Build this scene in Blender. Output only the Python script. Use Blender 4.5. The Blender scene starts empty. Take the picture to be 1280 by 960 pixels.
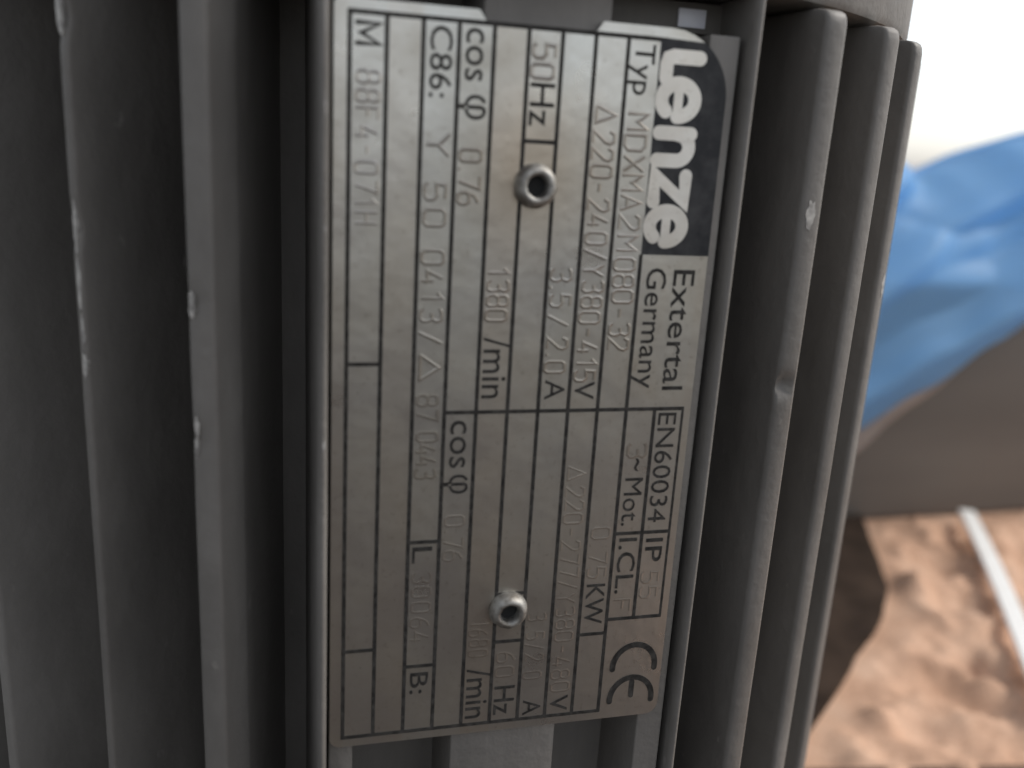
import bpy, bmesh, math, random
from mathutils import Vector, Matrix, noise
R_ = math.radians
random.seed(7)
scn = bpy.context.scene
col = scn.collection

# ------------------------------------------------------------------ camera
cam = bpy.data.cameras.new('camera'); camo = bpy.data.objects.new('camera', cam); col.objects.link(camo)
cx, cy, cz = (0.96727, -0.24706, 0.05779), (0.01035, 0.26597, 0.96393), (-0.25352, -0.93178, 0.25982)
m = Matrix(((cx[0], cy[0], cz[0], -0.02559), (cx[1], cy[1], cz[1], -0.16007), (cx[2], cy[2], cz[2], 0.15944), (0, 0, 0, 1)))
camo.matrix_world = m
cam.sensor_width = 36; cam.lens = 31.763; cam.clip_start = 0.005; cam.clip_end = 500
cam.dof.use_dof = True; cam.dof.focus_distance = 0.112; cam.dof.aperture_fstop = 31.76 / 2.05
scn.camera = camo

# ------------------------------------------------------------------ light
SUN_AZ, SUN_EL = 94, 46            # azimuth from +Y towards +X
w = bpy.data.worlds.new('World'); scn.world = w; w.use_nodes = True
nt = w.node_tree; bg = nt.nodes['Background']
sky = nt.nodes.new('ShaderNodeTexSky'); sky.sky_type = 'NISHITA'; sky.sun_disc = False
sky.sun_elevation = R_(SUN_EL); sky.sun_rotation = R_(SUN_AZ); sky.dust_density = 1.2; sky.air_density = 1.0; sky.ozone_density = 0.6
hs = nt.nodes.new('ShaderNodeHueSaturation'); hs.inputs['Saturation'].default_value = 0.30
nt.links.new(sky.outputs[0], hs.inputs['Color']); nt.links.new(hs.outputs[0], bg.inputs[0])
bg.inputs[1].default_value = 0.10
sun = bpy.data.lights.new('sun', 'SUN'); sun.energy = 1.25; sun.angle = R_(14); sun.color = (1, 0.95, 0.88)
suno = bpy.data.objects.new('sun', sun); col.objects.link(suno)
sd = Vector((math.sin(R_(SUN_AZ)) * math.cos(R_(SUN_EL)), math.cos(R_(SUN_AZ)) * math.cos(R_(SUN_EL)), math.sin(R_(SUN_EL))))
suno.rotation_euler = sd.to_track_quat('Z', 'Y').to_euler()
vs = scn.view_settings
vs.view_transform = 'Standard'; vs.look = 'None'; vs.exposure = 1.0; vs.gamma = 1.0; vs.use_curve_mapping = False

# ------------------------------------------------------------------ materials
def mat(name, base, rough=0.5, metal=0.0, spec=0.5):
    mt = bpy.data.materials.new(name); mt.use_nodes = True
    b = mt.node_tree.nodes['Principled BSDF']
    b.inputs['Base Color'].default_value = (*base, 1); b.inputs['Roughness'].default_value = rough
    b.inputs['Metallic'].default_value = metal; b.inputs['Specular IOR Level'].default_value = spec
    return mt
def N(mt, t, **kw):
    n = mt.node_tree.nodes.new(t)
    for k, v in kw.items():
        if k in n.inputs: n.inputs[k].default_value = v
        else: setattr(n, k, v)
    return n
def L(mt, a, b): mt.node_tree.links.new(a, b)
def noise_tex(mt, scale, detail=4, rough=0.55, coord='Object', stretch=None):
    tc = N(mt, 'ShaderNodeTexCoord'); n = N(mt, 'ShaderNodeTexNoise', Scale=scale, Detail=detail, Roughness=rough)
    if stretch:
        mp = N(mt, 'ShaderNodeMapping'); mp.inputs['Scale'].default_value = stretch
        L(mt, tc.outputs[coord], mp.inputs[0]); L(mt, mp.outputs[0], n.inputs[0])
    else: L(mt, tc.outputs[coord], n.inputs[0])
    return n
def ramp(mt, src, stops):
    r = N(mt, 'ShaderNodeValToRGB'); e = r.color_ramp.elements
    while len(e) < len(stops): e.new(0.5)
    for el, (p, c) in zip(e, stops): el.position = p; el.color = (*c, 1)
    L(mt, src, r.inputs[0]); return r
def mix(mt, fac, a, b, mode='MIX'):
    n = N(mt, 'ShaderNodeMix', data_type='RGBA', blend_type=mode)
    for i, v in ((0, fac), (6, a), (7, b)):
        if hasattr(v, 'links'): L(mt, v, n.inputs[i])
        elif isinstance(v, tuple): n.inputs[i].default_value = (*v, 1)
        else: n.inputs[i].default_value = v
    return n.outputs[2]
def bump(mt, src, strength, dist):
    b = N(mt, 'ShaderNodeBump', Strength=strength, Distance=dist); L(mt, src, b.inputs['Height'])
    L(mt, b.outputs[0], mt.node_tree.nodes['Principled BSDF'].inputs['Normal']); return b
def P(mt): return mt.node_tree.nodes['Principled BSDF']

def paint_mat(name, base):
    mt = mat(name, base, 0.55, 0, 0.4)
    n1 = noise_tex(mt, 45, 6, 0.65, stretch=(1, 1, 0.35)); n2 = noise_tex(mt, 900, 3)
    r1 = ramp(mt, n1.outputs[0], [(0.32, tuple(c * 0.72 for c in base)), (0.52, base), (0.72, tuple(min(1, c * 1.30 + 0.012) for c in base))])
    n3 = noise_tex(mt, 420, 3, 0.5, stretch=(1, 1, 0.5)); fl = ramp(mt, n3.outputs[0], [(0.70, (0, 0, 0)), (0.76, (1, 1, 1))])
    L(mt, mix(mt, fl.outputs[0], r1.outputs[0], tuple(c * 1.25 for c in base)), P(mt).inputs['Base Color'])
    rr = ramp(mt, n1.outputs[0], [(0.3, (0.46,) * 3), (0.7, (0.68,) * 3)]); L(mt, rr.outputs[0], P(mt).inputs['Roughness'])
    n5 = noise_tex(mt, 170, 4, 0.6); h5 = N(mt, 'ShaderNodeMath', operation='MULTIPLY_ADD'); h5.inputs[1].default_value = 2.5; L(mt, n5.outputs[0], h5.inputs[0]); L(mt, n2.outputs[0], h5.inputs[2]); bump(mt, h5.outputs[0], 0.35, 0.00022)
    return mt
PAINT = paint_mat('grey_motor_paint', (0.172, 0.161, 0.148))
METAL = mat('worn_aluminium', (0.36, 0.345, 0.32), 0.6, 0.9)
n = noise_tex(METAL, 650, 4); r = ramp(METAL, n.outputs[0], [(0.35, (0.20, 0.185, 0.165)), (0.6, (0.42, 0.41, 0.385))]); L(METAL, r.outputs[0], P(METAL).inputs['Base Color'])
n = noise_tex(METAL, 700, 3); bump(METAL, n.outputs[0], 0.2, 0.0001)
CHIP = mat('bare_cast_metal', (0.42, 0.40, 0.38), 0.5, 0.3)
n = noise_tex(CHIP, 900, 4); r = ramp(CHIP, n.outputs[0], [(0.3, (0.22, 0.21, 0.20)), (0.7, (0.55, 0.53, 0.50))]); L(CHIP, r.outputs[0], P(CHIP).inputs['Base Color'])
INK = mat('black_print', (0.03, 0.029, 0.028), 0.7, 0, 0.15)
n = noise_tex(INK, 1500, 4); r = ramp(INK, n.outputs[0], [(0.35, (0.020, 0.019, 0.018)), (0.75, (0.065, 0.061, 0.056))]); L(INK, r.outputs[0], P(INK).inputs['Base Color'])
LOGOBLACK = mat('logo_black', (0.020, 0.021, 0.024), 0.5, 0, 0.3)
n = noise_tex(LOGOBLACK, 500, 5); r = ramp(LOGOBLACK, n.outputs[0], [(0.4, (0.015, 0.016, 0.019)), (0.75, (0.05, 0.05, 0.052))]); L(LOGOBLACK, r.outputs[0], P(LOGOBLACK).inputs['Base Color'])
DARK = mat('dark_hole', (0.01, 0.01, 0.01), 0.8)
U = 0.0034
def plate_material(name, tint, metal=0.9, rough=0.31):
    mt = mat(name, tint, rough, metal)
    tc = N(mt, 'ShaderNodeTexCoord'); sx = N(mt, 'ShaderNodeSeparateXYZ'); L(mt, tc.outputs['Object'], sx.inputs[0])
    dv = N(mt, 'ShaderNodeMath', operation='DIVIDE'); dv.inputs[1].default_value = U; of = N(mt, 'ShaderNodeMath', operation='ADD'); of.inputs[1].default_value = 5.49 * U; L(mt, sx.outputs[0], of.inputs[0]); L(mt, of.outputs[0], dv.inputs[0])
    fl = N(mt, 'ShaderNodeMath', operation='FLOOR'); L(mt, dv.outputs[0], fl.inputs[0])
    wn = N(mt, 'ShaderNodeTexWhiteNoise', noise_dimensions='1D'); L(mt, fl.outputs[0], wn.inputs['W'])
    warm = tuple(c * k for c, k in zip(tint, (0.97, 0.94, 0.90))); cool = tuple(c * k for c, k in zip(tint, (0.97, 0.98, 0.97)))
    c0 = mix(mt, wn.outputs[0], warm, cool)
    n1 = noise_tex(mt, 95, 5, 0.6); st = ramp(mt, n1.outputs[0], [(0.38, (1, 1, 1)), (0.58, (0.88, 0.86, 0.82)), (0.76, (0.66, 0.61, 0.55))])
    c1 = mix(mt, 1.0, c0, st.outputs[0], 'MULTIPLY')
    for rv, ru in ((5.44, 4.0), (5.42, 18.3)):
        dn = N(mt, 'ShaderNodeVectorMath', operation='DISTANCE'); dn.inputs[1].default_value = ((rv - 5.49) * U, -20.84 * U, (50 - ru) * U); L(mt, tc.outputs['Object'], dn.inputs[0])
        ma = N(mt, 'ShaderNodeMath', operation='MULTIPLY_ADD'); ma.inputs[1].default_value = 0.012; L(mt, n1.outputs[0], ma.inputs[0]); L(mt, dn.outputs['Value'], ma.inputs[2])
        sc_ = N(mt, 'ShaderNodeMath', operation='MULTIPLY'); sc_.inputs[1].default_value = 40; L(mt, ma.outputs[0], sc_.inputs[0])
        rs = ramp(mt, sc_.outputs[0], [(0.30, (0.82, 0.74, 0.66) if ru < 10 else (0.92, 0.91, 0.90)), (0.62, (1, 1, 1))]); c1 = mix(mt, 1.0, c1, rs.outputs[0], 'MULTIPLY')
    n3 = noise_tex(mt, 1400, 5, 0.7); sp = ramp(mt, n3.outputs[0], [(0.30, (0.80, 0.78, 0.76)), (0.42, (1, 1, 1)), (0.7, (1.0, 1.0, 1.0))])
    c2 = mix(mt, 1.0, c1, sp.outputs[0], 'MULTIPLY')
    L(mt, c2, P(mt).inputs['Base Color'])
    rr = ramp(mt, n1.outputs[0], [(0.3, (rough - 0.05,) * 3), (0.7, (rough + 0.12,) * 3)]); L(mt, rr.outputs[0], P(mt).inputs['Roughness'])
    n2 = noise_tex(mt, 160, 3); n6 = noise_tex(mt, 2600, 3, 0.6, stretch=(1, 1, 0.05)); h6 = N(mt, 'ShaderNodeMath', operation='MULTIPLY_ADD'); h6.inputs[1].default_value = 0.05; L(mt, n6.outputs[0], h6.inputs[0]); L(mt, n2.outputs[0], h6.inputs[2]); bump(mt, h6.outputs[0], 0.3, 0.0004)
    return mt
PLATE = plate_material('etched_aluminium', (0.605, 0.598, 0.577))
STAMP = plate_material('stamped_mark', (0.40, 0.375, 0.345), 0.85, 0.36)
STAMP_FAINT = plate_material('faint_stamped_mark', (0.50, 0.475, 0.445), 0.88, 0.34)
LOGOWHITE = plate_material('logo_bare_aluminium', (0.74, 0.72, 0.69), 0.6, 0.36)
PALE_BLOCK = mat('pale_bluish_white', (0.86, 0.87, 0.95), 0.3)

# ------------------------------------------------------------------ helpers
def obj(name, bm, material, parent=None, smooth=True, sharp=35):
    me = bpy.data.meshes.new(name)
    if isinstance(bm, bmesh.types.BMesh):
        bmesh.ops.recalc_face_normals(bm, faces=bm.faces); bm.to_mesh(me); bm.free()
    else: me = bm
    if smooth:
        for p in me.polygons: p.use_smooth = True
        try: me.set_sharp_from_angle(angle=R_(sharp))
        except Exception: pass
    me.materials.clear(); me.materials.append(material)
    o = bpy.data.objects.new(name, me); col.objects.link(o)
    if parent: o.parent = parent
    return o
def tag(o, label=None, cat=None, kind=None, group=None):
    if label: o['label'] = label
    if cat: o['category'] = cat
    if kind: o['kind'] = kind
    if group: o['group'] = group
    return o
def box(bm, x0, x1, y0, y1, z0, z1, bev=0.0):
    r = bmesh.ops.create_cube(bm, size=1.0)
    for v in r['verts']:
        v.co = Vector(((x0 + x1) / 2 + v.co.x * (x1 - x0), (y0 + y1) / 2 + v.co.y * (y1 - y0), (z0 + z1) / 2 + v.co.z * (z1 - z0)))
    if bev:
        es = list({e for v in r['verts'] for e in v.link_edges})
        bmesh.ops.bevel(bm, geom=es, offset=bev, segments=3, affect='EDGES', profile=0.5)
def lathe(bm, prof, seg=96, cap=True):
    rings = []
    for (rr, z) in prof:
        rings.append([bm.verts.new((rr * math.cos(2 * math.pi * k / seg), rr * math.sin(2 * math.pi * k / seg), z)) for k in range(seg)])
    for a, b in zip(rings, rings[1:]):
        for k in range(seg): bm.faces.new((a[k], a[(k + 1) % seg], b[(k + 1) % seg], b[k]))
    if cap: bm.faces.new(rings[0][::-1]); bm.faces.new(rings[-1])

# ------------------------------------------------------------------ setting: sandy ground
SHADE_POLY = [(0.103, 0.018), (0.150, 0.058), (0.187, 0.089), (0.202, 0.108), (0.2335, 0.169), (0.2345, 0.171), (0.2335, 0.1715), (-0.45, 0.171), (-0.45, -0.62), (0.097, -0.62), (0.097, -0.06)]  # follows the shadow's edge on the sand; runs forward to darken the plate's reflection
def round_off(poly, k):
    for _ in range(k):
        q = []
        for i in range(len(poly)):
            a, b = poly[i], poly[(i + 1) % len(poly)]
            q += [(a[0] * .8 + b[0] * .2, a[1] * .8 + b[1] * .2), (a[0] * .2 + b[0] * .8, a[1] * .2 + b[1] * .8)]
        poly = q
    return [(x + 0.0016 * noise.noise(Vector((x * 60, y * 60, 1))), y + 0.0016 * noise.noise(Vector((x * 60, y * 60, 7)))) for x, y in poly]
SHADE_POLY = round_off(SHADE_POLY, 2)
def inside(p, poly):
    c = False; j = len(poly) - 1
    for i in range(len(poly)):
        (xi, yi), (xj, yj) = poly[i], poly[j]
        if (yi > p[1]) != (yj > p[1]) and p[0] < (xj - xi) * (p[1] - yi) / (yj - yi) + xi: c = not c
        j = i
    return c
def dist_poly(p, poly):
    d = 9.0; pv = Vector(p)
    for i in range(len(poly)):
        a = Vector(poly[i - 1]); b = Vector(poly[i]); ab = b - a
        t = max(0, min(1, (pv - a).dot(ab) / ab.dot(ab))); d = min(d, (a + ab * t - pv).length)
    return d
def sm(a, b, x):
    t = max(0, min(1, (x - a) / (b - a))); return t * t * (3 - 2 * t)
PITS = [(0.197, 0.058, 0.006, -0.005), (0.185, 0.036, 0.008, -0.004), (0.165, 0.050, 0.009, -0.003), (0.235, 0.066, 0.007, -0.004), (0.176, 0.045, 0.006, -0.003),
        (0.207, 0.104, 0.010, 0.006), (0.214, 0.113, 0.008, 0.004), (0.205, 0.085, 0.007, 0.004), (0.240, 0.130, 0.014, -0.004), (0.146, 0.034, 0.006, 0.004), (0.131, 0.030, 0.005, 0.003), (0.262, 0.118, 0.010, 0.004)]
BOXR = (0.10, 0.52, 0.172, 0.36)
def sand_h(x, y):
    p = Vector((x, y, 0))
    h = 0.0052 * noise.fractal(p * 46, 0.9, 2.1, 4) + 0.0030 * abs(noise.noise(p * 120)) + 0.0007 * noise.noise(p * 320)
    for (a, b, r, k) in PITS: h += k * math.exp(-((x - a) ** 2 + (y - b) ** 2) / (r * r))
    d = 0 if inside((x, y), SHADE_POLY) else dist_poly((x, y), SHADE_POLY)
    f = sm(0.0, 0.016, d)
    if BOXR[0] - .02 < x < BOXR[1] + .02 and BOXR[2] - .02 < y < BOXR[3] + .02:
        dx = max(BOXR[0] - x, 0, x - BOXR[1]); dy = max(BOXR[2] - y, 0, y - BOXR[3]); f *= sm(0, 0.012, math.hypot(dx, dy))
    return h * f + 0.001 * f - 0.0006
def axis(a, b, step, far):
    s = [a + step * i for i in range(int((b - a) / step) + 1)]
    lo, hi, d = a, b, step
    left, right = [], []
    while hi < far: d *= 1.35; lo -= d; hi += d; left.append(lo); right.append(hi)
    return left[::-1] + s + right
xs = axis(0.06, 0.40, 0.0022, 120); ys = axis(-0.06, 0.20, 0.0022, 120)
vv = [(x, y, sand_h(x, y) if abs(x) < 1.2 and abs(y) < 1.2 else 0.0) for y in ys for x in xs]
nx = len(xs); ff = [(j * nx + i, j * nx + i + 1, (j + 1) * nx + i + 1, (j + 1) * nx + i) for j in range(len(ys) - 1) for i in range(nx - 1)]
gm = bpy.data.meshes.new('ground'); gm.from_pydata(vv, [], ff)
SAND = mat('sand', (0.5, 0.36, 0.27), 0.9, 0, 0.2)
n1 = noise_tex(SAND, 26, 6, 0.62); c1 = ramp(SAND, n1.outputs[0], [(0.30, (0.44, 0.265, 0.175)), (0.50, (0.61, 0.39, 0.27)), (0.70, (0.68, 0.465, 0.34))])
n2 = noise_tex(SAND, 1600, 3, 0.7); c2 = ramp(SAND, n2.outputs[0], [(0.3, (0.72, 0.70, 0.68)), (0.6, (1, 1, 1))])
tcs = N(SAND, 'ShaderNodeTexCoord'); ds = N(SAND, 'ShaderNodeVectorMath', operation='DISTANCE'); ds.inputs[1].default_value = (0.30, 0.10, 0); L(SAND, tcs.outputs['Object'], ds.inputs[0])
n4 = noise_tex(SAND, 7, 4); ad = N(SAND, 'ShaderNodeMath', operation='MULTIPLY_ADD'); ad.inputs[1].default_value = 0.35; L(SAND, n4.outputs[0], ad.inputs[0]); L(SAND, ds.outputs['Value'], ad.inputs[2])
ed = ramp(SAND, ad.outputs[0], [(0.40, (0, 0, 0)), (0.62, (1, 1, 1))])       # sand only in view; unseen ground darkened to cut bounce onto the plate
dim_ground = ramp(SAND, n1.outputs[0], [(0.3, (0.055, 0.047, 0.040)), (0.7, (0.11, 0.095, 0.080))])
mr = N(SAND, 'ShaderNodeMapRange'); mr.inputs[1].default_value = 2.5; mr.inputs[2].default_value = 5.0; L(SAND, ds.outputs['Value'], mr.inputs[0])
gc = mix(SAND, mr.outputs[0], mix(SAND, ed.outputs[0], c1.outputs[0], dim_ground.outputs[0]), (0.46, 0.45, 0.47))   # pale yard further off
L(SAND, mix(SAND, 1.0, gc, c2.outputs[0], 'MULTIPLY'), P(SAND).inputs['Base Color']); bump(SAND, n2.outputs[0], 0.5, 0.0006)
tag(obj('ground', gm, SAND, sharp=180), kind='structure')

# ------------------------------------------------------------------ the motor
# plate rows: v to the right, u downwards, Y into the motor; the motor's axis is the world's Z axis
XC, YC, ZTOP = 5.49, 20.84, 50.0
def pw(v, u, Y=0.0): return Vector(((v - XC) * U, (Y - YC) * U, (ZTOP - u) * U))
motor = bpy.data.objects.new('electric_motor', None); col.objects.link(motor); motor.empty_display_size = 0.05
tag(motor, 'dark grey finned electric motor standing upright with a metal rating plate riveted on', 'motor')
RT = 22.56; RC = 16.2; UB = 38.0; UT = -1.45
zt, zb = (ZTOP - UT) * U, (ZTOP - UB) * U
bm = bmesh.new(); lathe(bm, [(RC * U, zb - 0.002), (RC * U, zt + 0.004)], 128); obj('housing', bm, PAINT, motor)
def wob(z, k): return 0.016 * noise.noise(Vector((k * 3.7, 0.4, z * 30))) + 0.010 * noise.noise(Vector((k * 9.1, 4.4, z * 110)))
def fin(theta, dents=(), width=0.74, k=0, zseg=90, lean=1.0, chamfer=0.0, rr=0.20):
    """one cooling fin: a drafted rib with rounded tip, swept along Z; dents = (u, side, radius, depth)"""
    th = R_(theta); tip = Vector((RT * math.sin(th), -RT * math.cos(th)))
    dang = theta * lean
    dd = R_(dang); d = Vector((-math.sin(dd), math.cos(dd))); s = Vector((d.y, -d.x)) if True else None
    if s.dot(Vector((math.cos(th), math.sin(th)))) < 0: s = -s
    D = 7.2; hw = width / 2
    prof = [(-hw - 0.16, D)]
    for q in (0.75, 0.5, 0.25): prof.append((-hw - 0.13 * q, rr + (D - rr) * q))
    for i in range(7):
        an = math.pi * i / 6; cxp = -math.cos(an); prof.append((cxp * hw if abs(cxp) > 0.99 else (cxp * (hw - rr) + (-rr * math.cos(an))) if False else -math.copysign(abs(math.cos(an)) ** 0.6, math.cos(an)) * hw, rr - rr * math.sin(an) ** 0.6 if math.sin(an) > 0 else rr))
    if chamfer: prof.append((hw + chamfer * 0.55, 0.75)); prof.append((hw + chamfer, 1.02)); prof.append((hw + chamfer + 0.02, 1.25))
    for q in (0.25, 0.5, 0.75): prof.append((hw + chamfer + 0.13 * q, max(1.3, rr + (D - rr) * q)))
    prof.append((hw + chamfer + 0.16, D))
    us = [UT + 0.0, UT + 0.05, UT + 0.14, UT + 0.28, UT + 0.5] + [UT + 0.7 + (UB - UT - 1.0) * i / zseg for i in range(zseg + 1)] + [UB]
    sink = [0.55, 0.28, 0.12, 0.04, 0.0]
    bm = bmesh.new(); rows = []
    for j, u in enumerate(us):
        row = []; z = (ZTOP - u) * U; wx = wob(z, k)
        for (ps, pd) in prof:
            e = sink[j] if j < 5 else 0
            ps2 = ps * (1 - 0.35 * e) + wx; pd2 = pd + e * (1 if pd < 1 else 0) + (0.5 * wob(z, k + 50) if pd < 1 else 0)
            for (du, dsd, dr, dp) in dents:
                g = math.exp(-(((u - du) / (dr * 0.9)) ** 2 + ((ps - dsd) / (dr * 0.75)) ** 2))
                if pd < 1.6: pd2 += dp * g
            q = tip + s * ps2 + d * pd2
            row.append(bm.verts.new((q.x * U, q.y * U, z)))
        rows.append(row)
    for a_, b_ in zip(rows, rows[1:]):
        for i in range(len(prof) - 1): bm.faces.new((a_[i], a_[i + 1], b_[i + 1], b_[i]))
        bm.faces.new((a_[-1], a_[0], b_[0], b_[-1]))
    bm.faces.new(rows[0]); bm.faces.new(rows[-1][::-1])
    o = obj('fin', bm, PAINT, motor, sharp=60)
    return o, tip, d, s
def chip(parent, c, nrm, along_u, across, ru, ra, seed, lift=0.02, m_=None):
    """irregular flake of bare metal lying on a fin's tip"""
    random.seed(seed); bm = bmesh.new(); top = []; low = []; K = 18
    for i in range(K):
        an = 2 * math.pi * i / K; f = 0.75 + 0.45 * random.random()
        p = c + along_u * (math.sin(an) * ru * f) + across * (math.cos(an) * ra * f)
        low.append(bm.verts.new((p - nrm * 0.12) * U)); top.append(bm.verts.new((p + nrm * lift * 0.6 - across * 0) * U))
    cv = bm.verts.new((c + nrm * lift) * U)
    for i in range(K):
        bm.faces.new((top[i], top[(i + 1) % K], cv)); bm.faces.new((low[i], low[(i + 1) % K], top[(i + 1) % K], top[i]))
    return obj('paint_chip', bm, m_ or CHIP, parent, smooth=False)
def V3(p2, u): return Vector((p2.x, p2.y, ZTOP - u))
ZU = Vector((0, 0, 1))
FIN_ANG = [25, 35.5, 46, 56.5, 67, 78, 90, 102, 113, 124, 135, 146, 157, 168.5, 180]
FIN_ANG = FIN_ANG + [-25, -35.5] + [-a - 4 + 4 * max(0, (a - 60) / 120) for a in FIN_ANG if 40 < a < 170]
for k, a in enumerate(FIN_ANG):
    dents = ()
    if a == 25: dents = ((10.68, -0.10, 0.33, 0.40),)
    if a == -25: dents = ((8.1, -0.3, 0.35, 0.14), (12.1, -0.3, 0.4, 0.12))
    if a == -35.5: dents = ((6.3, 0.0, 0.5, 0.15), (0.5, 0.1, 0.6, 0.2))
    wd = {25: 0.78, -25: 0.78, -35.5: 0.30, 46: 0.66, 25: 0.84, 35.5: 0.72}.get(a, 0.62); ln = {25: 0.30, 35.5: 0.40, 46: 0.55, -25: 0.5, -35.5: 1.0}.get(a, 1.0)
    f, tip, d, s = fin(a, dents, wd, k, 150 if abs(a) < 50 else 12, ln, 0.40 if a == -25 else 0.0, 0.20 if 0 < a < 60 else 0.16)
    nr = Vector((-d.x, -d.y, 0)); sx_ = Vector((s.x, s.y, 0))
    def ch(u, off, ru, ra, seed, lift=0.014): chip(f, V3(tip, u) + sx_ * off, nr, ZU, sx_, ru, ra, seed, lift)
    if a == -25: ch(8.13, -0.27, 0.42, 0.09, 1); ch(11.75, -0.24, 0.30, 0.07, 2); ch(12.4, -0.26, 0.34, 0.07, 3)
    if a == -35.5:
        ch(0.5, -0.05, 0.55, 0.09, 4); ch(6.3, 0.02, 0.75, 0.07, 5); ch(7.9, 0.03, 0.8, 0.07, 6); ch(9.3, 0.05, 0.55, 0.07, 7); ch(10.4, 0.05, 0.4, 0.10, 8)
    if a == 25: ch(4.9, -0.05, 0.48, 0.20, 9, 0.02)
    if a == 46: ch(7.9, 0.1, 0.5, 0.10, 11)
# pad that carries the rating plate: back wall, three ribs, two thin side lips
bm = bmesh.new(); a_, b_ = pw(-0.85, UT, 3.5), pw(12.3, UB, 8.5); box(bm, a_.x, b_.x, a_.y, b_.y, b_.z, a_.z - 0.0002); obj('pad_back_wall', bm, PAINT, motor)
for (v0, v1) in ((-0.44, 0.36), (3.72, 7.50), (10.66, 11.66)):
    bm = bmesh.new(); a_, b_ = pw(v0, UT + 0.02 if v0 < 9 else -0.30, 0.22), pw(v1, UB - 0.05, 4.0); box(bm, a_.x, b_.x, a_.y, b_.y, b_.z, a_.z, 0.0002); obj('pad_rib', bm, PAINT, motor)
bm = bmesh.new(); a_, b_ = pw(7.4, UT + 0.01, 2.12), pw(12.0, -0.50, 3.7); box(bm, a_.x, b_.x, a_.y, b_.y, b_.z, a_.z, 0.0002); obj('pad_bridge', bm, PAINT, motor)
for sg in (-1, 1):
    bm = bmesh.new(); rows = []
    x0 = XC + (6.60 if sg > 0 else -6.20); up = 0.70 if sg > 0 else 0.0
    prof = [(-0.30, 8.0), (-0.17, 0.5), (-0.15, -0.62), (-0.10, -0.78), (-0.03, -0.84), (0.03, -0.84), (0.10, -0.78), (0.15, -0.62), (0.17, 0.5), (0.30, 8.0)]
    for j in range(141):
        u = UT - 0.05 + (UB - UT) * j / 140; z = (ZTOP - u) * U
        rows.append([bm.verts.new(pw(x0 + ps + 0.6 * wob(z, 80 + sg), u, Yp + (up if Yp < 0 else 0) + (0.5 * wob(z, 90 + sg) if Yp < 0 else 0))) for ps, Yp in prof])
    for r0, r1 in zip(rows, rows[1:]):
        for i in range(len(prof) - 1): bm.faces.new((r0[i], r0[i + 1], r1[i + 1], r1[i]))
        bm.faces.new((r0[-1], r0[0], r1[0], r1[-1]))
    bm.faces.new(rows[0]); bm.faces.new(rows[-1][::-1])
    lp = obj('pad_lip', bm, PAINT, motor, sharp=60)
    if sg < 0:
        for (u, ru, sd_) in ((0.0, 1.0, 21), (2.43, 0.30, 22), (5.7, 0.16, 23), (12.0, 0.2, 24)):
            chip(lp, Vector((x0 - XC + 0.02, -0.82 - YC, ZTOP - u)), Vector((0, -1, 0)), ZU, Vector((1, 0, 0)), ru, 0.05, sd_, 0.02)
# small pale block at the top of the right-hand recess
bm = bmesh.new(); a_, b_ = pw(10.36, -1.22, 2.02), pw(11.30, -0.66, 2.15); box(bm, a_.x, b_.x, a_.y, b_.y, b_.z, a_.z, 0.00005)
tag(obj('pale_block', bm, PALE_BLOCK, motor), 'small bluish white rectangle in the recess above the plate')
# end shields, fan cover, foot flange
RS = (RT - 0.72) * U
bm = bmesh.new(); z0 = zt + 0.0003
lathe(bm, [(RC * U * 0.9, z0), (RS - 0.0012, z0), (RS - 0.0004, z0 + 0.0003), (RS, z0 + 0.0011), (RS, z0 + 0.0135), (RS - 0.001, z0 + 0.0145), (RC * U * 0.9, z0 + 0.0145)], 160); obj('end_shield', bm, PAINT, motor)
z1 = z0 + 0.0150
bm = bmesh.new(); lathe(bm, [(RS - 0.002, z1), (RS - 0.002, z1 + 0.042), (RS - 0.006, z1 + 0.051), (RS - 0.016, z1 + 0.055), (0.02, z1 + 0.057)], 128); obj('fan_cover', bm, PAINT, motor)
for k in range(4):
    bm = bmesh.new(); an = R_(45 + 90 * k)
    lathe(bm, [(0.0045, 0), (0.0045, 0.003), (0.004, 0.0036), (0.001, 0.0037)], 6)
    bmesh.ops.transform(bm, matrix=Matrix.Translation((math.cos(an) * 0.05, math.sin(an) * 0.05, z1 + 0.0555)), verts=bm.verts); obj('screw', bm, METAL, motor)
bm = bmesh.new(); lathe(bm, [(RC * U * 0.8, 0.030), (RS, 0.030), (RS, zb - 0.0005), (RC * U * 0.8, zb - 0.0005)][::1], 128); obj('end_shield', bm, PAINT, motor)
MT = 0.003
bm = bmesh.new(); lathe(bm, [(0.079, MT), (0.080, MT + 0.001), (0.080, 0.013), (0.079, 0.014), (0.058, 0.015), (0.056, 0.031)], 128); obj('flange', bm, PAINT, motor)

# ------------------------------------------------------------------ rating plate
def rounded(v0, v1, u0, u1, radii, seg=8):
    pts = []
    for (cxv, cyu, r, a0) in ((v1 - radii[0], u0 + radii[0], radii[0], -90), (v1 - radii[1], u1 - radii[1], radii[1], 0), (v0 + radii[2], u1 - radii[2], radii[2], 90), (v0 + radii[3], u0 + radii[3], radii[3], 180)):
        for i in range(seg + 1):
            an = R_(a0 + 90 * i / seg); pts.append((cxv + r * math.cos(an), cyu + r * math.sin(an)))
    return pts
def sheet(name, pts, Y0, Y1, material, parent, smooth=False):
    bm = bmesh.new(); t = [bm.verts.new(pw(v, u, Y0)) for v, u in pts]; b = [bm.verts.new(pw(v, u, Y1)) for v, u in pts]
    bm.faces.new(t); bm.faces.new(b[::-1])
    for i in range(len(pts)): bm.faces.new((t[i], b[i], b[(i + 1) % len(pts)], t[(i + 1) % len(pts)]))
    return obj(name, bm, material, parent, smooth=smooth)
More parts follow.
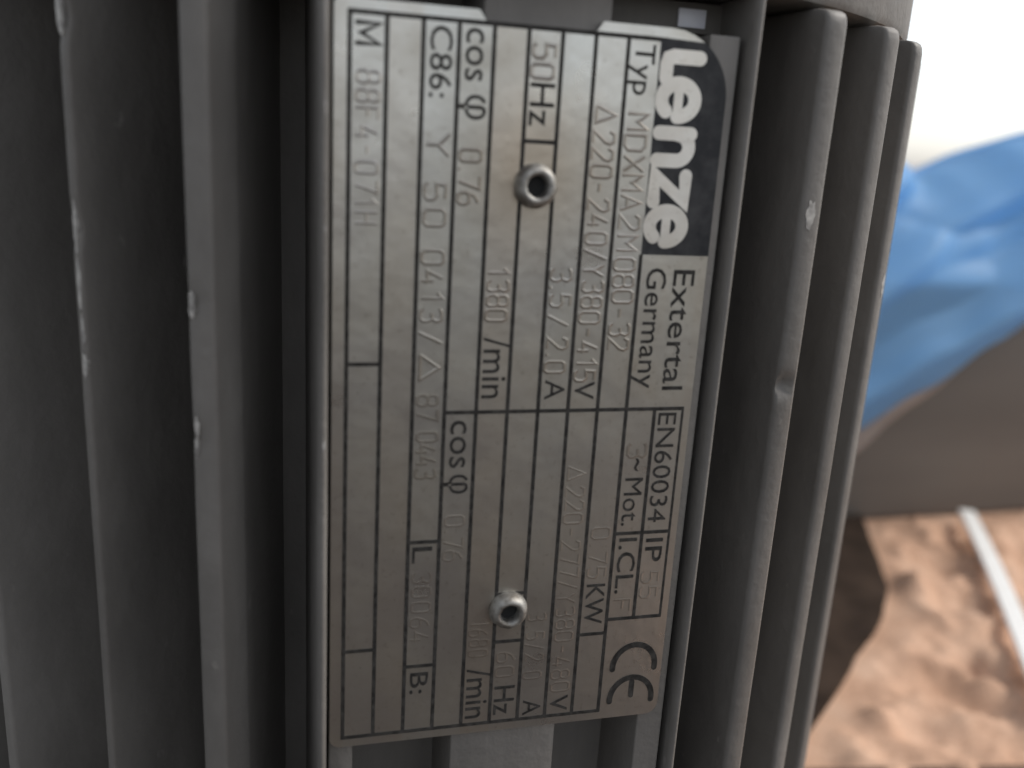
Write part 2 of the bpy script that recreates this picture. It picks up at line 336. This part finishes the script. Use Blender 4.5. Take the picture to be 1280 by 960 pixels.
pts = rounded(-0.42, 11.28, -0.34, 22.92, (1.95, 0.45, 0.35, 0.22))
notch = [(3.55, -0.34), (3.75, -0.06), (7.0, -0.05), (7.2, -0.34)]
pts = pts[:len(pts)] + notch            # the outline ends at the top left corner: the notch lies on its top edge
plate = sheet('rating_plate', pts, 0.0, 0.16, PLATE, motor)
plate['label'] = 'worn silver rating plate with printed grid and stamped figures'
EPS = 0.006
def rect_mark(name, v0, v1, u0, u1, material=INK, lev=1):
    return sheet(name, [(v0, u0), (v1, u0), (v1, u1), (v0, u1)], -EPS * lev, 0.004, material, plate)
LW = 0.062
def vline(v, u0, u1, w=LW): rect_mark('printed_line', v - w, v + w, u0, u1, INK, 1)
def hline(u, v0, v1, w=LW): rect_mark('printed_line', v0, v1, u - w, u + w, INK, 1.5)
for i in range(0, 9): vline(i, 0.0, 22.57)
vline(9, 6.29, 22.57); vline(10, 11.32, 18.95); vline(11, 11.32, 18.95, 0.045)
hline(0.0, -LW, 9.0); hline(22.57, -LW, 9.06); hline(11.32, 3, 11.04); hline(9.77, 0, 1); hline(19.36, 0, 1); hline(15.63, 2, 3); hline(20.11, 2, 3)
hline(3.10, 5, 6); hline(17.68, 5, 6); hline(19.46, 5, 6); hline(15.72, 9, 11); hline(18.95, 9, 11.04); hline(19.46, 8, 9)

def text_mesh(body, bold=0.0):
    cu = bpy.data.curves.new('t', 'FONT'); cu.body = body; cu.resolution_u = 3; cu.offset = bold; cu.fill_mode = 'FRONT' if hasattr(cu, 'fill_mode') else cu.fill_mode
    o = bpy.data.objects.new('t', cu); col.objects.link(o)
    dg = bpy.context.evaluated_depsgraph_get(); me = bpy.data.meshes.new_from_object(o.evaluated_get(dg)); bpy.data.objects.remove(o); bpy.data.curves.remove(cu)
    return me
def printed(body, u0, u1, vbase, cap, bold=0.0, ref='H', lev=2):
    """flat lettering reading downwards; caps rise towards +v"""
    me = text_mesh(body, 0.0 if any(c in body for c in 'M4A') else 0.004); x = [v.co.x for v in me.vertices]; x0, x1 = min(x), max(x)
    k = cap / 0.73
    for v in me.vertices:
        u = u0 + (v.co.x - x0) / (x1 - x0) * (u1 - u0); q = pw(vbase + v.co.y * k, u, -EPS * lev); v.co = q
    return obj('printed_lettering', me, INK, plate, smooth=False)
def ribbon(bm, pts, w, Y, closed=False, capn=6, ridge=0.0):
    """flat stroke of width w through pts (v,u), with round ends and mitred corners"""
    P2 = [Vector(p) for p in pts]; n_ = len(P2); Ls, Rs = [], []
    for i in range(n_):
        a = P2[i - 1] if (i > 0 or closed) else None; b = P2[(i + 1) % n_] if (i < n_ - 1 or closed) else None
        d0 = (P2[i] - a).normalized() if a is not None else None; d1 = (b - P2[i]).normalized() if b is not None else None
        if d0 is None: d0 = d1
        if d1 is None: d1 = d0
        n0 = Vector((-d0.y, d0.x)); n1 = Vector((-d1.y, d1.x)); mm = n0 + n1
        if mm.length < 1e-4: mm = n0
        mm.normalize(); k = min(1.8, 1 / max(0.4, mm.dot(n0)))
        Ls.append(P2[i] + mm * w * k); Rs.append(P2[i] - mm * w * k)
    lv = [bm.verts.new(pw(p.x, p.y, Y)) for p in Ls]; rv = [bm.verts.new(pw(p.x, p.y, Y)) for p in Rs]
    for i in range(n_ if closed else n_ - 1):
        j = (i + 1) % n_
        if ridge:
            if i == 0: cv = [bm.verts.new(pw(p.x, p.y, Y - ridge)) for p in P2]
            bm.faces.new((lv[i], lv[j], cv[j], cv[i])); bm.faces.new((cv[i], cv[j], rv[j], rv[i]))
        else: bm.faces.new((lv[i], lv[j], rv[j], rv[i]))
    if not closed and capn:
        for (i, sgn) in ((0, -1), (n_ - 1, 1)):
            d = (P2[1] - P2[0]).normalized() if i == 0 else (P2[-1] - P2[-2]).normalized()
            d = d * sgn; nn = Vector((-d.y, d.x)); arc = []
            for k in range(1, capn):
                an = math.pi * k / capn; q = P2[i] + nn * w * math.cos(an) + d * w * math.sin(an); arc.append(bm.verts.new(pw(q.x, q.y, Y)))
            e0, e1 = (lv[i], rv[i]) if sgn > 0 else (rv[i], lv[i])
            bm.faces.new([e0] + arc + [e1])
def arc(cx_, cy_, rx, ry, a0, a1, n_=10): return [(cx_ + rx * math.cos(R_(a0 + (a1 - a0) * i / n_)), cy_ + ry * math.sin(R_(a0 + (a1 - a0) * i / n_))) for i in range(n_ + 1)]
# single-stroke stamped characters, cell 1 wide x 1.6 high, y up
RR = [(0.2, 0), (0.8, 0), (1, 0.25), (1, 1.35), (0.8, 1.6), (0.2, 1.6), (0, 1.35), (0, 0.25), (0.2, 0)]
STK = {
 '0': [RR], '1': [[(0.2, 1.2), (0.6, 1.6), (0.6, 0)]], '2': [[(0, 1.25), (0.2, 1.6), (0.8, 1.6), (1, 1.3), (0.9, 0.95), (0, 0), (1, 0)]],
 '3': [[(0, 1.45), (0.25, 1.6), (0.8, 1.6), (1, 1.35), (0.85, 0.9), (0.4, 0.85)], [(0.85, 0.88), (1, 0.55), (1, 0.25), (0.8, 0), (0.2, 0), (0, 0.2)]],
 '4': [[(0.75, 0), (0.75, 0.9)], [(0.55, 1.6), (0, 0.45), (1, 0.45)]], '5': [[(0.95, 1.6), (0.1, 1.6), (0.05, 0.9), (0.7, 0.95), (1, 0.7), (1, 0.25), (0.75, 0), (0.2, 0), (0, 0.2)]],
 '6': [[(0.85, 1.6), (0.3, 1.3), (0, 0.7), (0, 0.25), (0.2, 0), (0.8, 0), (1, 0.25), (1, 0.6), (0.8, 0.85), (0.2, 0.85), (0.04, 0.65)]], '7': [[(0, 1.6), (1, 1.6), (0.4, 0)]],
 '8': [[(0.2, 0.85), (0.8, 0.85), (0.95, 1.05), (0.95, 1.4), (0.75, 1.6), (0.25, 1.6), (0.05, 1.4), (0.05, 1.05), (0.2, 0.85)], [(0.2, 0.83), (0, 0.6), (0, 0.25), (0.2, 0), (0.8, 0), (1, 0.25), (1, 0.6), (0.8, 0.83)]],
 'F': [[(0, 0), (0, 1.6), (1, 1.6)], [(0.02, 0.85), (0.75, 0.85)]], 'H': [[(0, 0), (0, 1.6)], [(1, 0), (1, 1.6)], [(0.03, 0.82), (0.97, 0.82)]],
 'M': [[(0, 0), (0, 1.6), (0.5, 0.8), (1, 1.6), (1, 0)]], 'D': [[(0, 0), (0, 1.6), (0.7, 1.6), (1, 1.3), (1, 0.3), (0.7, 0), (0, 0)]], 'X': [[(0, 0), (1, 1.6)], [(0, 1.6), (1, 0)]],
 'A': [[(0, 0), (0.5, 1.6), (1, 0)], [(0.2, 0.5), (0.8, 0.5)]], '-': [[(0.15, 0.75), (0.85, 0.75)]], '/': [[(0.1, -0.1), (0.9, 1.7)]], '.': [[(0.4, 0.0), (0.6, 0.08)]], ' ': [],
 'Y': [[(0.5, 0), (0.5, 0.85), (0, 1.6)], [(0.52, 0.85), (1, 1.6)]], '^': [[(-0.15, 0.05), (0.55, 1.55), (1.2, 0.05), (-0.15, 0.05)]], 'Z': [[(0, 1.6), (1, 1.6), (0, 0), (1, 0)]]}
def stamped(body, u0, u1, vbase, height, faint=False, seed=1, gap=0.55):
    random.seed(seed); bm = bmesh.new(); wid = [0.55 if c in '.' else (0.75 if c in '1' else (1.5 if c == '^' else (0.55 if c == ' ' else 1.0))) for c in body]
    tot = sum(wid) + gap * (len(body) - 1); kx = (u1 - u0) / tot; ky = height / 1.6; x = 0; lev = 2
    for c, wd in zip(body, wid):
        jx, jy = random.uniform(-0.05, 0.05), random.uniform(-0.05, 0.05)
        for stv in STK[c]:
            lev = 2.0 + 0.5 * random.random()
            off = 0 if wd >= 1 else (wd - 1) / 2
            ribbon(bm, [(vbase + (py + jy) * ky, u0 + (x + px + jx + off) * kx) for px, py in stv], 0.060 if not faint else 0.048, -EPS * 0.4, capn=0, ridge=0.017 if u0 < 10 else 0.005)
        x += wd + gap
    return obj('stamped_lettering', bm, STAMP_FAINT if faint else STAMP, plate, smooth=False)

# printed wording (u from the top line, baseline v, cap height in rows)
bm = bmesh.new(); ribbon(bm, [(0.18, 0.27), (0.82, 0.27), (0.30, 0.53), (0.82, 0.80), (0.18, 0.80)], 0.062, -EPS * 2, capn=2); obj('printed_lettering', bm, INK, plate, smooth=False)
printed('C86:', 0.17, 2.07, 2.20, 0.66)
printed('L', 15.80, 16.36, 2.14, 0.68); printed('B:', 20.36, 21.16, 2.20, 0.64)
printed('cos', 0.15, 1.56, 3.20, 0.80); printed('φ', 1.92, 2.60, 3.24, 0.80)
printed('cos', 11.58, 13.15, 3.22, 0.80); printed('φ', 13.37, 14.02, 3.24, 0.80)
printed('/min', 8.94, 10.88, 4.14, 0.84); printed('/min', 20.42, 22.34, 4.14, 0.84)
printed('Hz', 1.47, 2.66, 5.13, 0.78); printed('Hz', 21.19, 22.30, 5.13, 0.76)
printed('A', 10.30, 10.95, 6.18, 0.70); printed('A', 21.84, 22.44, 6.18, 0.68)
printed('V', 10.36, 10.96, 7.17, 0.70); printed('V', 21.78, 22.40, 7.17, 0.68)
printed('Typ', 0.17, 1.60, 8.24, 0.66); printed('KW', 17.55, 19.08, 8.17, 0.70)
printed('Extertal', 6.74, 10.68, 10.18, 0.76); printed('Germany', 6.70, 10.62, 9.27, 0.70)
printed('~', 13.03, 13.47, 9.28, 0.75); printed('Mot.', 13.72, 15.44, 9.20, 0.68); printed('I.CL.', 15.90, 17.98, 9.20, 0.68)
printed('EN60034', 11.46, 15.36, 10.16, 0.68); printed('IP', 15.96, 16.84, 10.18, 0.66)
# stamped figures
stamped('88F4-071H', 1.50, 5.62, 0.20, 0.62, True, 1); stamped('Y', 3.00, 3.62, 2.16, 0.66, seed=2); stamped('50', 4.42, 5.62, 2.16, 0.62, seed=3); stamped('0413', 6.35, 8.45, 2.16, 0.64, seed=4)
stamped('/', 8.75, 9.15, 2.16, 0.62, seed=5); stamped('^', 9.55, 10.42, 2.16, 0.62, seed=6); stamped('87', 10.75, 11.55, 2.16, 0.62, seed=7, gap=0.4); stamped('0443', 11.95, 13.45, 2.16, 0.62, seed=8, gap=0.35)
stamped('0.76', 3.42, 4.96, 3.16, 0.62, seed=9, gap=0.35); stamped('0.76', 14.78, 16.34, 3.16, 0.62, True, 10, gap=0.35)
stamped('1380', 6.80, 8.42, 4.16, 0.64, seed=11, gap=0.35); stamped('1680', 18.62, 19.95, 4.16, 0.62, True, 12)
stamped('50', 0.42, 1.32, 5.14, 0.66, seed=13, gap=0.4); stamped('60', 19.90, 20.80, 5.14, 0.62, True, 14, gap=0.4)
stamped('3.5', 6.76, 7.95, 6.14, 0.64, seed=15, gap=0.3); stamped('/', 8.2, 8.6, 6.14, 0.6, seed=16); stamped('2.0', 8.95, 10.05, 6.14, 0.64, seed=17, gap=0.3); stamped('3.5/2.0', 18.5, 21.0, 6.14, 0.62, True, 18)
stamped('^220-240/Y380-415', 2.02, 10.35, 7.15, 0.66, seed=19, gap=0.42); stamped('^220-277/Y380-480', 13.28, 21.60, 7.15, 0.64, True, 20, gap=0.42)
stamped('MDXMA2M', 2.14, 6.15, 8.16, 0.66, seed=21, gap=0.35); stamped('080-32', 6.40, 9.35, 8.16, 0.66, seed=22, gap=0.35); stamped('0.75', 15.45, 17.30, 8.16, 0.64, True, 23, gap=0.4)
stamped('3', 12.50, 12.97, 9.18, 0.64, seed=24); stamped('F', 18.22, 18.68, 9.18, 0.62, True, 25); stamped('55', 17.20, 18.20, 10.16, 0.62, True, 26, gap=0.4)
stamped('30064', 16.70, 19.20, 2.16, 0.60, True, 27)
# conformity mark: two open rings
bm = bmesh.new()
ribbon(bm, arc(9.42, 21.02, 0.80, 0.86, 185, 355, 18)[::1] if False else [(10.20 + 0.80 * math.cos(R_(a)), 20.90 - 0.86 * math.sin(R_(a))) for a in range(-8, 189, 8)], 0.105, -EPS * 2)
ribbon(bm, [(10.20 + 0.80 * math.cos(R_(a)), 22.20 - 0.86 * math.sin(R_(a))) for a in range(-8, 189, 8)], 0.105, -EPS * 2)
ribbon(bm, [(10.20, 21.52), (10.20, 22.08)], 0.095, -EPS * 2.6)
obj('conformity_mark', bm, INK, plate, smooth=False)
# logo block with the corner rounded, white letters on black
lb = [(9.0, -0.06)] + [p for p in rounded(-0.42, 11.283, -0.343, 22.92, (1.95, 0.45, 0.35, 0.22), 24)[:25] if p[1] > -0.06] + [(11.283, 6.29), (9.0, 6.29)]
logo = sheet('logo_block', lb, -EPS, 0.004, LOGOBLACK, plate)
bm = bmesh.new(); yl = [0]
W = 0.212; VB = 9.20
def lg(pts, w=W):
    yl[0] += 1; ribbon(bm, pts, w, -EPS * (2.2 + 0.7 * (yl[0] % 5)), capn=8)
def rowpts(pts): return [(VB + y, u) for u, y in pts]
# L
lg(rowpts([(0.44, 1.10), (0.44, 0.26), (0.50, 0.10), (0.66, 0.05), (1.05, 0.05)]))
def e_letter(uc):
    # bowl open at the lower right, cross bar across the middle
    lg([(VB + 0.52 + 0.54 * math.sin(R_(a)), uc + 0.47 * math.cos(R_(a))) for a in range(0, 322, 9)])
    lg([(VB + 0.52, uc - 0.36), (VB + 0.52, uc + 0.47)], 0.15)
e_letter(1.66)
# n
lg(rowpts([(2.62, 0.0), (2.62, 1.04)])); lg([(VB + 0.0, 3.42)] + [(VB + 0.62 + 0.40 * math.sin(R_(a)), 3.03 + 0.39 * math.cos(R_(a))) for a in range(0, 181, 12)])
# z
lg(rowpts([(3.86, 1.02), (4.62, 1.02), (3.86, 0.02), (4.66, 0.02)]))
e_letter(5.40)
obj('logo_lettering', bm, LOGOWHITE, plate, smooth=False)
# rivets: domed collar, dark hole
def rivet(v, u, tilt):
    bm = bmesh.new(); r = 0.66
    prof = [(r, 0), (r * 0.99, 0.10), (r * 0.93, 0.26), (r * 0.80, 0.40), (r * 0.66, 0.45), (r * 0.56, 0.43), (r * 0.49, 0.36), (r * 0.455, 0.2), (r * 0.455, -0.05)]
    seg = 40; dfm = lambda k, h: 1 + 0.045 * noise.noise(Vector((3 * math.cos(2 * math.pi * k / seg) + u, 3 * math.sin(2 * math.pi * k / seg), h * 3)))
    rings = [[bm.verts.new(pw(v + a * dfm(k, h) * math.cos(2 * math.pi * k / seg), u + a * dfm(k, h) * math.sin(2 * math.pi * k / seg), 0.01 - h * (1 + tilt * math.sin(2 * math.pi * k / seg) + 0.5 * (dfm(k, h + 2) - 1)))) for k in range(seg)] for a, h in prof]
    for a, b in zip(rings, rings[1:]):
        for k in range(seg): bm.faces.new((a[k], a[(k + 1) % seg], b[(k + 1) % seg], b[k]))
    bm.faces.new(rings[0])
    o = obj('rivet', bm, METAL, motor, sharp=180)
    bm = bmesh.new(); c = [bm.verts.new(pw(v + r * 0.45 * math.cos(2 * math.pi * k / 32), u + r * 0.45 * math.sin(2 * math.pi * k / 32), -0.08)) for k in range(32)]
    b2 = [bm.verts.new(pw(v + r * 0.40 * math.cos(2 * math.pi * k / 32), u + r * 0.40 * math.sin(2 * math.pi * k / 32), 0.0)) for k in range(32)]
    bm.faces.new(c); bm.faces.new(b2)
    for k in range(32): bm.faces.new((c[k], c[(k + 1) % 32], b2[(k + 1) % 32], b2[k]))
    obj('rivet_hole', bm, DARK, o)
rivet(5.44, 4.36, 0.05); rivet(5.42, 18.24, -0.10)

# ------------------------------------------------------------------ dark sheet standing in for the shadow beside the motor
SHADEM = mat('dark_brown_shade', (0.040, 0.029, 0.023), 0.95, 0, 0.08)
n1 = noise_tex(SHADEM, 60, 5); c1 = ramp(SHADEM, n1.outputs[0], [(0.3, (0.022, 0.015, 0.011)), (0.7, (0.05, 0.034, 0.025))]); L(SHADEM, c1.outputs[0], P(SHADEM).inputs['Base Color'])
n2 = noise_tex(SHADEM, 900, 3); bump(SHADEM, n2.outputs[0], 0.3, 0.0004)
bm = bmesh.new(); t = [bm.verts.new((x, y, MT - 0.0002)) for x, y in SHADE_POLY]; b = [bm.verts.new((x, y, 0.0)) for x, y in SHADE_POLY]
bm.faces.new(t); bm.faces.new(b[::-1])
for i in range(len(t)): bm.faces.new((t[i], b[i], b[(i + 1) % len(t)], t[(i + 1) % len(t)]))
tag(obj('shade_sheet', bm, SHADEM, smooth=False), 'dark brown sheet standing in for the shadow on the sand by the motor', 'shade sheet')

# ------------------------------------------------------------------ grey-brown box behind, blue bag over it
BOXM = mat('grey_brown_board', (0.17, 0.145, 0.12), 0.7)
n1 = noise_tex(BOXM, 14, 5, stretch=(0.3, 1, 1.5)); c1 = ramp(BOXM, n1.outputs[0], [(0.3, (0.105, 0.092, 0.080)), (0.7, (0.155, 0.137, 0.118))]); L(BOXM, c1.outputs[0], P(BOXM).inputs['Base Color'])
n2 = noise_tex(BOXM, 500, 3); bump(BOXM, n2.outputs[0], 0.25, 0.0005)
crate = bpy.data.objects.new('box', None); col.objects.link(crate); tag(crate, 'low grey brown box standing on the sand behind the motor', 'box')
BT = 0.112
bm = bmesh.new(); box(bm, BOXR[0], BOXR[1], BOXR[2], BOXR[3], 0.0, BT - 0.006, 0.0012); obj('body', bm, BOXM, crate)
bm = bmesh.new(); box(bm, BOXR[0] - 0.003, BOXR[1] + 0.003, BOXR[2] - 0.003, BOXR[3] + 0.003, BT - 0.0058, BT, 0.001); obj('lid', bm, BOXM, crate)
BAG = mat('blue_plastic_film', (0.40, 0.66, 0.93), 0.5, 0, 0.4)
def film(mt, colr, tr):
    out = mt.node_tree.nodes['Material Output']; tl = N(mt, 'ShaderNodeBsdfTranslucent'); tl.inputs[0].default_value = (*colr, 1)
    mx = N(mt, 'ShaderNodeMixShader'); mx.inputs[0].default_value = tr
    L(mt, P(mt).outputs[0], mx.inputs[1]); L(mt, tl.outputs[0], mx.inputs[2]); L(mt, mx.outputs[0], out.inputs['Surface'])
film(BAG, (0.54, 0.79, 0.98), 0.70)
n1 = noise_tex(BAG, 40, 3); bump(BAG, n1.outputs[0], 0.15, 0.002)
HEM = mat('clouded_plastic_film', (0.42, 0.37, 0.34), 0.4); film(HEM, (0.5, 0.44, 0.40), 0.35)
def hem_z(x): return 0.0475 + 0.62 * max(0, x - 0.2208) + 0.9 * max(0, x - 0.2576) * 0.08 + 0.0015 * math.sin(x * 190) if x > 0.2 else 0.036 + 0.56 * (x - 0.2)
def bag_pt(x, t):
    """t 0..1: back edge on the lid, up over the bunched top, down the front to the hem"""
    topz = 0.158 + 0.10 * (x - 0.22) + 0.004 * math.sin(x * 60 + 1) + 0.006 * noise.noise(Vector((x * 40, 3.1, 0)))
    hz = hem_z(x)
    if t < 0.5:
        s_ = t / 0.5; y = 0.325 + (0.215 - 0.325) * s_; z = BT + 0.003 + (topz - BT - 0.003) * sm(0, 1, s_); nrm = Vector((0, 0.4, 0.9))
    else:
        s_ = (t - 0.5) / 0.5; an = min(1, s_ / 0.35) * math.pi / 2
        zc = topz - 0.026
        if s_ < 0.35: y = 0.182 + 0.033 * (1 - math.sin(an)) - 0.0; z = zc + 0.026 * math.cos(an)
        else: q = (s_ - 0.35) / 0.65; y = 0.182 - 0.022 * math.sin(q * math.pi * 0.5) ** 0.7; z = zc + (hz - zc) * q
        nrm = Vector((0, -1, 0.15))
    wgt = sm(0.0, 0.25, t)
    dg = (z - 0.62 * x) * 1.0
    f = 0.0050 * math.sin(dg * 150 + 1.2 * noise.noise(Vector((x * 14, z * 14, 0)))) + 0.0008 * math.sin(dg * 420 + x * 30 + 3 * noise.noise(Vector((x * 35, z * 35, 5)))) + 0.0012 * noise.noise(Vector((x * 25, z * 30, 2)))
    p = Vector((x, y, z)) + nrm.normalized() * f * wgt
    if t > 0.5: p.y = min(p.y, 0.1672 + 0.06 * sm(BT - 0.002, BT + 0.045, z))
    else: p.z = max(p.z, BT + 0.0012)
    return p
def bag_sheet(name, t0, t1, nt_, material, parent, fn):
    bm = bmesh.new(); X = [0.15 + (0.44 - 0.15) * i / 150 for i in range(151)]
    rows = [[bm.verts.new(fn(x, t0 + (t1 - t0) * j / nt_)) for x in X] for j in range(nt_ + 1)]
    for a, b in zip(rows, rows[1:]):
        for i in range(len(X) - 1): bm.faces.new((a[i], a[i + 1], b[i + 1], b[i]))
    o = obj(name, bm, material, parent, sharp=180)
    sl = o.modifiers.new('thickness', 'SOLIDIFY'); sl.thickness = 0.0003; sl.offset = 0
    return o
bag = bag_sheet('plastic_bag', 0.0, 1.0, 110, BAG, None, bag_pt)
tag(bag, 'crumpled blue plastic bag draped over the box behind the motor', 'plastic bag')
def hem_pt(x, t):
    p = bag_pt(x, 1.0); drop = 0.0105 * (1 - sm(0.215, 0.285, x)) + 0.0016
    return Vector((x, min(0.1668, p.y + 0.0012 + 0.002 * t), p.z + 0.004 - (drop + 0.004) * t))
bag_sheet('hem', 0.0, 1.0, 6, HEM, bag, hem_pt)['label'] = 'clouded pale lower hem of the blue bag'

# ------------------------------------------------------------------ white strip and brown lath lying on the sand
WHITE = mat('white_plastic', (0.82, 0.81, 0.78), 0.35)
n1 = noise_tex(WHITE, 300, 4); c1 = ramp(WHITE, n1.outputs[0], [(0.25, (0.76, 0.73, 0.68)), (0.45, (0.86, 0.85, 0.82))]); L(WHITE, c1.outputs[0], P(WHITE).inputs['Base Color'])
def strip_mesh(path, hw, th, z):
    bm = bmesh.new(); rows = []
    pr = [(-1, 0), (-1, 0.8), (-0.9, 1.0), (0, 1.03), (0.9, 1.0), (1, 0.8), (1, 0)]
    n_ = len(path)
    for i, p in enumerate(path):
        a = Vector(path[max(0, i - 1)]); b = Vector(path[min(n_ - 1, i + 1)]); d = (b - a).normalized(); nn = Vector((-d.y, d.x))
        rows.append([bm.verts.new((p[0] + nn.x * s_ * hw, p[1] + nn.y * s_ * hw, z + h_ * th)) for s_, h_ in pr])
    for a, b in zip(rows, rows[1:]):
        for i in range(len(pr) - 1): bm.faces.new((a[i], a[i + 1], b[i + 1], b[i]))
        bm.faces.new((a[-1], a[0], b[0], b[-1]))
    bm.faces.new(rows[0]); bm.faces.new(rows[-1][::-1]); return bm
path = []
for i in range(25):
    t = i / 24; x = 0.2815 + (0.192 - 0.2815) * t; y = 0.160 + (0.020 - 0.160) * t; k = 4 * t * (1 - t); path.append((x + 0.0012 * k, y - 0.0008 * k))
tag(obj('plastic_strip', strip_mesh(path, 0.0034, 0.0016, 0.0062), WHITE), 'narrow white plastic strip lying on the sand in front of the box', 'strip')
WOOD = mat('brown_lath', (0.12, 0.06, 0.035), 0.7)
n1 = noise_tex(WOOD, 80, 5, stretch=(0.15, 1, 1)); c1 = ramp(WOOD, n1.outputs[0], [(0.3, (0.08, 0.04, 0.024)), (0.7, (0.19, 0.105, 0.065))]); L(WOOD, c1.outputs[0], P(WOOD).inputs['Base Color'])
tag(obj('wooden_lath', strip_mesh([(0.106 + 0.2 * i / 10, 0.0065 - 0.031 * i / 10) for i in range(11)], 0.0105, 0.004, 0.0005), WOOD, sharp=40), 'dark brown wooden lath lying on the sand right of the motor', 'lath')
